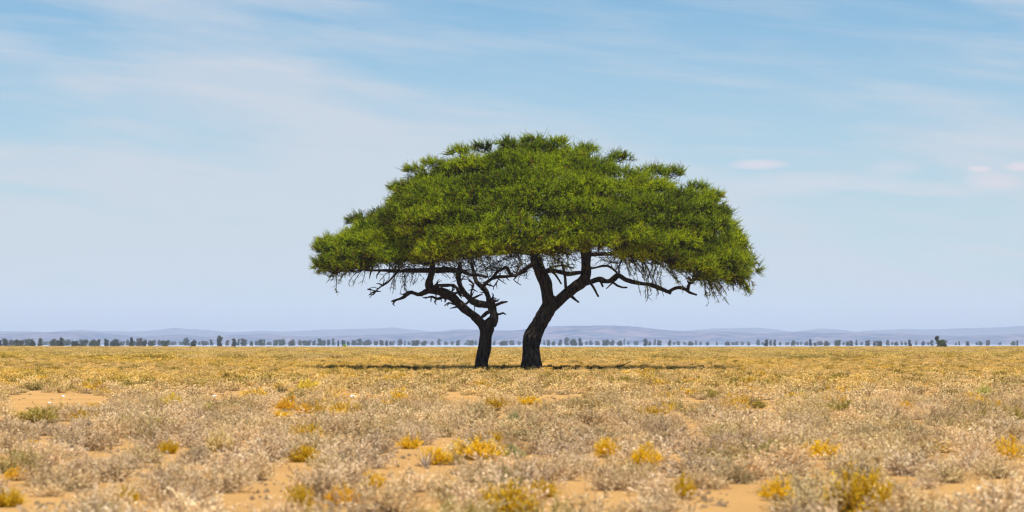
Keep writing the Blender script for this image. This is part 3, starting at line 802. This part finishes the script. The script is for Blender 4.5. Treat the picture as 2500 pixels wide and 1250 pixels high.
NV = 7
HERO = [shrub_mesh('dry_shrub', 100 + i, Rr=.36 + .03 * (i % 3), H=.30 + .025 * (i % 4), leaves=8000) for i in range(NV)]
HEROY = [shrub_mesh('bush', 200 + i, Rr=.36, H=.30, stems=80, leaves=8500, lw=(.022, .012), upright=.35, lump=.55) for i in range(7)]
MID = [shrub_mesh('mid_shrub', 300 + i, stems=34, leaves=1700, lw=(.036, .021), stw=.003) for i in range(5)]
FARC = [shrub_mesh('far_shrub', 400 + i, Rr=1.3, H=.36, stems=60, leaves=1700, lw=(.085, .048), stw=.005) for i in range(4)]

# bare sand patches, photo pixels: centre x, centre y, half width, half height
SAND = [(140, 978, 150, 17), (60, 1000, 60, 8), (1130, 976, 62, 8), (1395, 972, 30, 6), (1335, 975, 34, 8), (1690, 986, 34, 8), (1870, 990, 42, 7), (2270, 968, 26, 5), (740, 1018, 30, 5), (855, 1080, 42, 10), (280, 1100, 58, 10), (1020, 1112, 95, 14), (1030, 1150, 110, 22), (960, 1165, 60, 20),
        (645, 1200, 62, 34), (1410, 1215, 95, 30), (1735, 1225, 55, 26), (2340, 1225, 80, 26), (2440, 1240, 80, 20), (400, 1168, 90, 8), (130, 1238, 160, 10), (720, 1248, 60, 8), (560, 968, 60, 5), (860, 972, 50, 5)]


SAND = [(a_, b_, c_ * .85, d_ * (.6 if b_ > 1050 else .9)) for a_, b_, c_, d_ in SAND]


def in_sand(px, py, grow=0.0):
    for (cx, cy, hw, hh) in SAND:
        if ((px - cx) / (hw + grow)) ** 2 + ((py - cy) / (hh + grow * .3)) ** 2 < 1: return True
    return False


# bushes that stand out: (x, base row, width, height in px, kind, label)
GOLD = (1.22, .98, .07); LEMON = (1.2, 1.12, .2); OLIVE = (.62, .60, .22); ORANGE = (1.15, .84, .08); SAGE = (.62, .74, .50); LIME = (.85, 1.0, .38); MUST = (.93, .74, .06); PALE = (1.1, 1.05, .70); DARK = (.42, .42, .28)
BUSH = [
    (1248, 1262, 150, 88, MUST, 'large mustard-olive bush at the bottom edge, left of the central sand patch'),
    (1326, 1216, 74, 46, MUST, 'small mustard bush just right of and behind the large olive one at the bottom edge'),
    (2085, 1262, 175, 118, MUST, 'biggest mustard-yellow bush, at the bottom right'),
    (1897, 1222, 100, 56, GOLD, 'compact golden bush with a dark base, left of the biggest mustard one'),
    (1668, 1222, 66, 60, MUST, 'olive-yellow bush with a dark centre beside the sand, left of the compact golden one'),
    (2008, 1122, 96, 48, GOLD, 'bright golden bush behind the biggest mustard one at the right'),
    (1572, 1132, 80, 52, GOLD, 'golden bush with upright shoots, right of centre in the middle foreground'),
    (1482, 1118, 72, 46, GOLD, 'golden bush half hidden in grey scrub, next left of the upright-shooted one'),
    (1172, 1120, 120, 56, GOLD, 'wide golden bush right of the open sand in the middle foreground'),
    (1056, 1134, 84, 46, GOLD, 'golden bush at the edge of the open sand, behind the white twiggy tuft'),
    (1002, 1098, 64, 34, GOLD, 'golden bush at the back left corner of the open sand'),
    (746, 1068, 80, 34, MUST, 'golden bush with a dark right half, left of centre'),
    (836, 1020, 74, 24, GOLD, 'low flat golden cushion left of the tree pair'),
    (702, 1002, 62, 34, ORANGE, 'orange-gold bush next to a white stone, left of centre'),
    (742, 1012, 38, 26, ORANGE, 'small orange-gold bush just right of the one next to the white stone'),
    (684, 1018, 62, 16, GOLD, 'low golden cushion in front of the orange-gold bush next to the white stone'),
    (974, 980, 48, 24, GOLD, 'small golden bush in the scrub below the left acacia crown'),
    (944, 988, 42, 13, GOLD, 'thin golden tuft in front of the small golden bush below the left acacia'),
    (1285, 988, 64, 22, GOLD, 'golden bush directly in front of the thick acacia trunk'),
    (1632, 1006, 48, 25, GOLD, 'round golden bush beside a small sand patch under the right half of the crown'),
    (2452, 1122, 84, 56, GOLD, 'golden bush near the right edge of the photo'),
    (732, 1240, 74, 60, MUST, 'mustard bush at the bottom left of centre, right of the sand'),
    (838, 1232, 84, 52, ORANGE, 'rusty orange bush at the bottom, next right of the mustard one'),
    (916, 1196, 58, 46, GOLD, 'upright golden tuft at the front of the open sand'),
    (52, 1172, 90, 32, ORANGE, 'orange-gold bush at the left edge of the photo'),
    (78, 1090, 46, 18, GOLD, 'low golden tuft near the left edge, behind the large grey shrub'),
    (118, 1096, 40, 20, GOLD, 'golden tuft next right of the low one near the left edge'),
    (422, 994, 58, 32, LEMON, 'bright lemon-yellow bush on the left, right of the long sand strip'),
    (752, 956, 58, 30, LEMON, 'lemon-green rounded bush far back on the left'),
    (412, 1104, 56, 36, MUST, 'golden-brown bush in grey scrub on the left'),
    (540, 1100, 78, 52, PALE, 'straw-coloured bush with golden shoots on the left'),
    (310, 1232, 76, 40, MUST, 'mustard bush at the bottom left'),
    (2402, 972, 46, 34, LIME, 'lime-green bush far back at the right'),
    (2052, 1006, 90, 32, OLIVE, 'wide olive-green bush in the middle distance at the right'),
    (1252, 1120, 62, 34, SAGE, 'sage-green bush right beside the wide golden one'),
    (1256, 1030, 36, 24, SAGE, 'small sage-green bush in pale scrub in front of the thick trunk'),
    (516, 1004, 56, 24, LIME, 'pale lime bush right of the lemon-yellow one'),
    (686, 962, 30, 18, DARK, 'small dark green bush beside a white stone far back on the left'),
    (1846, 996, 54, 26, OLIVE, 'olive bush beside a sand patch, right of the tree pair'),
    (2478, 1032, 64, 38, OLIVE, 'dark-centred olive bush at the right edge'),
    (2392, 1024, 60, 22, OLIVE, 'pale-topped olive bush left of the dark-centred one at the right edge'),
    (1740, 976, 44, 24, OLIVE, 'small olive bush with a shaded base below the right acacia crown'),
    (742, 1128, 90, 40, MUST, 'ochre bush with dark gaps in grey scrub, left of centre in the foreground'),
    (2210, 998, 44, 20, ORANGE, 'small orange-gold tuft in the scrub far back on the right'),
    (104, 1034, 120, 44, OLIVE, 'wide khaki bush at the left, in front of the long sand strip'),
    (2304, 1104, 60, 30, MUST, 'ochre tuft in grey scrub between the bright golden bush and the right edge'),
    (1206, 1078, 44, 26, MUST, 'small ochre tuft behind the wide golden bush'),
    (20, 1240, 90, 50, MUST, 'mustard bush in the bottom left corner')]

GROUPS = 'yellow and green bushes in the scrub'
placed = []            # (px, basepy, halfwidth px, Y)


def ground_y(py): return EYE * F / (py - HZ)


def put(me_list, px, Y, w, h, tint, name, label, group, rot, k):
    me = me_list[k % len(me_list)]
    x = (px - 1250) / F * Y
    o = link(name, me, loc=(x, Y, gh(x, Y) if abs(x) < 30 and 12 < Y < 90 else 0))
    o.scale = (w / .82, w / .82, h / .40)
    o.rotation_euler.z = rot
    o['tint'] = [float(v) for v in tint]
    tag(o, label, 'shrub', group)
    return o


for k, (px, py, w, h, ti, lab) in enumerate(BUSH):
    if ti is None: continue
    Y = ground_y(py)
    nm = 'golden_bush' if ti in (GOLD, MUST, ORANGE, LEMON) else 'green_bush'
    if ti is PALE: nm = 'straw_bush'
    put(HEROY, px, Y, w / F * Y * 1.18, h / F * Y * 1.15, ti, nm, lab, None, k * 1.7, k)
    placed.append((px, py, w / 2, Y, lab))

# the white twiggy tuft
tw = QM(); r = np.random.default_rng(77)
n = 46
a = r.uniform(0, 6.28, n); d = norm(np.stack([np.cos(a) * .75, np.sin(a) * .75, r.uniform(.25, 1.5, n)], 1))
L = r.uniform(.08, .24, (n, 1)); L[:4] = .34
b0 = r.normal(0, .012, (n, 3)) * (1, 1, 0); m_ = b0 + d * L * .5; e = m_ + norm(d + (.12, 0, .35)) * L * .5
tw.quads(strip_quads(b0, m_, .0045, .003, r), 0, .9); tw.quads(strip_quads(m_, e, .003, .0012, r), 0, 1.0)
me = tw.mesh('dry_tuft', [M_STEM])
Y = ground_y(1139)
o = link('dry_tuft', me, loc=((1040 - 1250) / F * Y, Y, gh((1040 - 1250) / F * Y, Y)))
o['tint'] = [1.5, 1.5, 1.5]
tag(o, 'bare whitish twiggy tuft on the open sand at the foot of a golden bush', 'tuft')

# stones
m, t, b = material('white_stone'); b.inputs['Roughness'].default_value = .9
ns = N(t, 'ShaderNodeTexNoise'); ns.inputs['Scale'].default_value = 20
t.links.new(ramp(t, ns.outputs[0], [(.3, (.62, .60, .56)), (.7, (.85, .84, .82))]), b.inputs['Base Color'])
import bmesh
for k, (px, py, w, lab) in enumerate([(156, 969, 9, 'small white stone on the long sand strip at the left'), (122, 985, 8, 'flat white stone at the front of the long sand strip'), (525, 968, 10, 'white stone under dark shrubs left of centre'), (692, 969, 13, 'white stone just behind the orange-gold bush'),
                                      (862, 970, 15, 'largest white stone, in a sandy gap below the left acacia crown'), (843, 972, 7, 'small white stone left of the largest one'), (830, 1176, 12, 'pale stone at the foot of dark grey shrubs in the foreground')]):
    bm = bmesh.new(); bmesh.ops.create_icosphere(bm, subdivisions=3, radius=1)
    for v in bm.verts:
        v.co *= 1 + .3 * noise.noise(v.co * 1.3 + Vector((k * 5, 0, 0))) + .1 * noise.noise(v.co * 4)
        v.co.z *= .55
    me = bpy.data.meshes.new('stone'); bm.to_mesh(me); bm.free(); me.materials.append(m)
    Y = ground_y(py); x = (px - 1250) / F * Y
    o = link('white_stone', me, loc=(x, Y, gh(x, Y) + .02)); s = w / F * Y * .5; o.scale = (s, s, s)
    tag(o, lab, 'stone')

# scattered shrubs
rs = np.random.default_rng(99)
BEIGE = [(1.0, .97, 1.0), (.94, .90, .94), (1.04, 1.0, .98), (.90, .86, .90), (1.06, 1.0, .90), (.92, .90, .76), (.98, .90, .84), (.84, .82, .72)]
cand = []
Y = 19.5
cell = {}
def ok(x, y, rmin):
    ci, cj = int(x // 1), int(y // 1)
    for i in (-1, 0, 1):
        for j in (-1, 0, 1):
            for (u, v) in cell.get((ci + i, cj + j), ()):
                if (u - x) ** 2 + (v - y) ** 2 < rmin * rmin: return False
    return True
for _ in range(120000):
    y = math.sqrt(rs.uniform(15.0 ** 2, 250.0 ** 2))
    if rs.random() < .25: y = rs.uniform(14, 70)
    hw_ = .25 * y + 9
    x = rs.uniform(-hw_, hw_); px = 1250 + x / y * F
    if not ok(x, y, .48 if (D0 - 11 < y < D0 + 13 and 800 < px < 1720) else (.88 + .25 * noise.noise(Vector((x * .3, y * .2, 9))) if y < 60 else .80)): continue
    py = HZ + EYE * F / y
    h = rs.uniform(.24, .40) * (1.0 if y < 120 else .85) * (.62 if rs.random() < .22 else 1); w = h * rs.uniform(2.2, 3.3)
    if D0 - 11 < y < D0 + 13 and 800 < px < 1720: w *= .55; h *= .9
    hp, wp = h / y * F, w / y * F
    if in_sand(px, py, wp * .18) or in_sand(px, py - hp * .55) or in_sand(px - wp * .3, py - hp * .3) or in_sand(px + wp * .3, py - hp * .3): continue
    if any(abs(px - q[0]) < q[2] * .62 + wp * .22 and -hp * .5 < (q[1] - py) < 9999 and py > q[1] - 2 and py - hp < q[1] - 6 and (py - q[1]) < hp for q in placed): continue
    if abs(y - D0) < 1.4 and (abs(px - 1297) < 30 or abs(px - 1178) < 20): continue
    cell.setdefault((int(x // 1), int(y // 1)), []).append((x, y))
    cand.append((x, y, w, h, px, py))
cand.sort(key=lambda c: c[1])


def tint_at(x, y, px, solo=False):
    """colour patches in the scrub: straw, gold, grey, plus tree shade painted dark"""
    g = noise.noise(Vector((x * .12, y * .03, 3.3))) + .5 * noise.noise(Vector((x * .5, y * .15, 7)))
    far = min(1.0, max(0.0, (y - 36) / 90))
    side = abs(px - 1250) / 1250
    straw = np.array((1.25, 1.10, .55)); gold = np.array((1.22, 1.03, .20)); c = np.array(BEIGE[rs.integers(len(BEIGE))]) * 1.05
    c = c + (straw - c) * (far * .75)
    k = max(0.0, min(1.0, g * 1.2 + .15)) * far * (.35 + .65 * side)
    c = c + (gold - c) * k
    c = c * (1 - .08 * far)
    if D0 - 11 < y < D0 + 13 and 800 < px < 1720 and rs.random() < .8 and noise.noise(Vector((x * .45, 3, y * .05))) > -.12: return np.array((.26, .28, .11)) * rs.uniform(.3, 1.0)  # crown's shade deepened by a dark, patchy tint on the shrubs below it
    if rs.random() < .06: c = c * np.array((.7, .72, .5))
    elif far > .5 and rs.random() < .17: c = c * np.array((.46, .49, .28))
    elif not solo and rs.random() < .06: c = np.array((1.0, .80, .14))
    return c * rs.uniform(.74, 1.17) * (1, .99, .92)


inframe = [c for c in cand if -60 < c[4] < 2560 and c[5] - .9 * c[3] / c[1] * F < 1250]
solo = set()
for c in inframe:
    if len(solo) < 300: solo.add(id(c))
shrubs, rest = [], []
for k, c in enumerate(cand):
    if id(c) in solo:
        x, y, w, h, px, py = c
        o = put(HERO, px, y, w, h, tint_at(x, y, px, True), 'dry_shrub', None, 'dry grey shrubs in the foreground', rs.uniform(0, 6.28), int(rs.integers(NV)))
        shrubs.append((o, px, py, w / y * F, h / y * F))
    else:
        rest.append(c)
# labels: the shrub nearest to a landmark on each side is named by it, the rest share one label
used = set()
LAND = [(q[0], q[1], q[2], 'the ' + q[4].split(',')[0].replace('just ', '')) for q in placed if q[1] > 1060] + [(1040, 1139, 20, 'the bare whitish twiggy tuft'), (1410, 1215, 95, 'the sand patch at bottom centre'), (645, 1200, 62, 'the sand patch at bottom left of centre'), (2340, 1225, 80, 'the sand patch at the bottom right'), (280, 1100, 58, 'the small sand patch at the left')]
for (lx, ly, lw_, nm) in LAND:
    for side, dx, dy in (('immediately left of', -1, 0), ('immediately right of', 1, 0), ('directly behind', 0, -1), ('directly in front of', 0, 1)):
        best, bd_ = None, 1e9
        for o, px, py, wp, hp in shrubs:
            if o.name in used or not (10 < px < 2490): continue
            ddx, ddy = px - lx, (py - ly) * 2
            if dx and (ddx * dx < lw_ * .6 or abs(ddy) > 70): continue
            if dy and (ddy * dy < 6 or abs(ddx) > lw_ * .7): continue
            dd = math.hypot(ddx, ddy)
            if dd < bd_: best, bd_ = o, dd
        if best is not None and bd_ < 190:
            lab = f"dry grey shrub {side} {nm}"
            ws = lab.split()
            if len(ws) <= 16:
                best['label'] = lab; used.add(best.name)
for o, px, py, wp, hp in shrubs:
    if o.name not in used:
        o['label'] = 'low dry grey-beige twiggy shrub among its like in the foreground scrub'

# the rest: one object that scatters shrub meshes over the plain
pts, idx, scl, rot, tin = [], [], [], [], []
HV = 5
for (x, y, w, h, px, py) in rest:
    pts.append((x, y, gh(x, y) if abs(x) < 30 and 12 < y < 90 else 0)); near = y < 62
    idx.append(int(rs.integers(HV)) if near else HV + int(rs.integers(len(MID))))
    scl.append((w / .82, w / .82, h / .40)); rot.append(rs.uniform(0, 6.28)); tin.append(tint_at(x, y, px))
for k in range(420):          # litter and seedling tufts on the bare sand
    c_ = SAND[int(rs.integers(len(SAND)))]
    px = c_[0] + c_[2] * rs.uniform(-1, 1); py = c_[1] + c_[3] * rs.uniform(-1, 1.2)
    y = ground_y(py); x = (px - 1250) / F * y; hh = rs.uniform(.01, .05)
    pts.append((x, y, gh(x, y) if abs(x) < 30 and 12 < y < 90 else 0)); idx.append(HV + int(rs.integers(len(MID))))
    ww = hh * rs.uniform(1.2, 2.2); scl.append((ww / .74, ww / .74, hh / .33)); rot.append(rs.uniform(0, 6.28)); tin.append(np.array(BEIGE[int(rs.integers(6))]) * rs.uniform(.6, 1.0))
nfar = 0
for _ in range(46000):
    y = math.exp(rs.uniform(math.log(235), math.log(1750))) if rs.random() < .6 else math.sqrt(rs.uniform(235 ** 2, 1400 ** 2))
    hw_ = .25 * y + 12; x = rs.uniform(-hw_, hw_); px = 1250 + x / y * F
    if y > plain_end(px): continue
    pts.append((x, y, 0)); idx.append(HV + len(MID) + int(rs.integers(len(FARC))))
    s = rs.uniform(.6, 1.15) * (1 + y / 1600); scl.append((s, s, rs.uniform(.55, 1.05))); rot.append(rs.uniform(0, 6.28)); tin.append(tint_at(x, y, px)); nfar += 1
print('SHRUBS solo', len(shrubs), 'rest', len(rest), 'far', nfar)
me = bpy.data.meshes.new('scrub_points'); me.from_pydata(pts, [], [])
for nm, ty, val in (('vidx', 'INT', np.array(idx, np.int32)), ('vscl', 'FLOAT_VECTOR', np.array(scl, np.float32)), ('vrot', 'FLOAT', np.array(rot, np.float32)), ('tint', 'FLOAT_VECTOR', np.array(tin, np.float32))):
    at = me.attributes.new(nm, ty, 'POINT'); at.data.foreach_set('vector' if ty == 'FLOAT_VECTOR' else 'value', val.ravel())
scrub = tag(link('dry_scrub', me), 'dry straw-coloured scrub covering the plain out to the horizon', kind='stuff')
ng = bpy.data.node_groups.new('scatter', 'GeometryNodeTree')
ng.interface.new_socket(name='Geometry', in_out='INPUT', socket_type='NodeSocketGeometry')
ng.interface.new_socket(name='Geometry', in_out='OUTPUT', socket_type='NodeSocketGeometry')
gi = N(ng, 'NodeGroupInput'); go = N(ng, 'NodeGroupOutput')
g2i = N(ng, 'GeometryNodeGeometryToInstance')
srcs = [bpy.data.objects.new('shrub_source', me_) for me_ in HERO[:HV] + MID + FARC]
for s_ in reversed(srcs):
    oi = N(ng, 'GeometryNodeObjectInfo', transform_space='ORIGINAL'); oi.inputs['Object'].default_value = s_
    ng.links.new(oi.outputs['Geometry'], g2i.inputs[0])
def nattr(nm, ty):
    n = N(ng, 'GeometryNodeInputNamedAttribute', data_type=ty); n.inputs['Name'].default_value = nm
    return next(s for s in n.outputs if s.enabled and s.name == 'Attribute')
iop = N(ng, 'GeometryNodeInstanceOnPoints')
ng.links.new(gi.outputs[0], iop.inputs['Points'])
jg = N(ng, 'GeometryNodeJoinGeometry')
ng.links.new(g2i.outputs[0], iop.inputs['Instance'])
iop.inputs['Pick Instance'].default_value = True
ng.links.new(nattr('vidx', 'INT'), iop.inputs['Instance Index'])
cb = N(ng, 'ShaderNodeCombineXYZ'); ng.links.new(nattr('vrot', 'FLOAT'), cb.inputs[2])
ng.links.new(cb.outputs[0], iop.inputs['Rotation'])
ng.links.new(nattr('vscl', 'FLOAT_VECTOR'), iop.inputs['Scale'])
ng.links.new(iop.outputs[0], go.inputs[0])
md = scrub.modifiers.new('scatter', 'NODES'); md.node_group = ng

# fallen branch in the shade
tb = Tubes(); Yf = D0 - 4
g_ = lambda px, h: ((px - 1250) / F * Yf, Yf, h)
tb.tube([g_(1448, .03), g_(1470, .10), g_(1495, .16), g_(1520, .30), g_(1540, .52)], [.05, .06, .05, .035, .015], seg=7, step=.2, rough=.2, wob=.06)
tb.tube([g_(1500, .17), g_(1512, .34), g_(1516, .50)], [.03, .02, .01], seg=6, step=.2, rough=.2)
tb.tube([g_(1475, .10), g_(1462, .24)], [.03, .012], seg=6, step=.2, rough=.2)
fo = np.array(((1495 - 1250) / F * Yf, Yf, 0.0))
tag(link('fallen_branch', tb.mesh('fallen_branch', M_BARK, fo), loc=tuple(fo)), 'dark fallen branch lying in the shade right of the thick acacia trunk', 'branch')

# ------------------------------------------------------------------ air
m = bpy.data.materials.new('haze'); m.use_nodes = True; t = m.node_tree
t.nodes.clear()
pv = N(t, 'ShaderNodeVolumePrincipled'); pv.inputs['Color'].default_value = (.50, .605, .81, 1); pv.inputs['Density'].default_value = .000105
mo = N(t, 'ShaderNodeOutputMaterial'); t.links.new(pv.outputs[0], mo.inputs['Volume'])
bm = bmesh.new(); bmesh.ops.create_cube(bm, size=1)
for v in bm.verts: v.co = Vector((v.co.x * 28300, v.co.y * 15000 + 6800, -1.2 if v.co.z < 0 else 103))
me = bpy.data.meshes.new('haze'); bm.to_mesh(me); bm.free(); me.materials.append(m)
tag(link('haze', me), 'thin blue haze over the plain', kind='stuff')
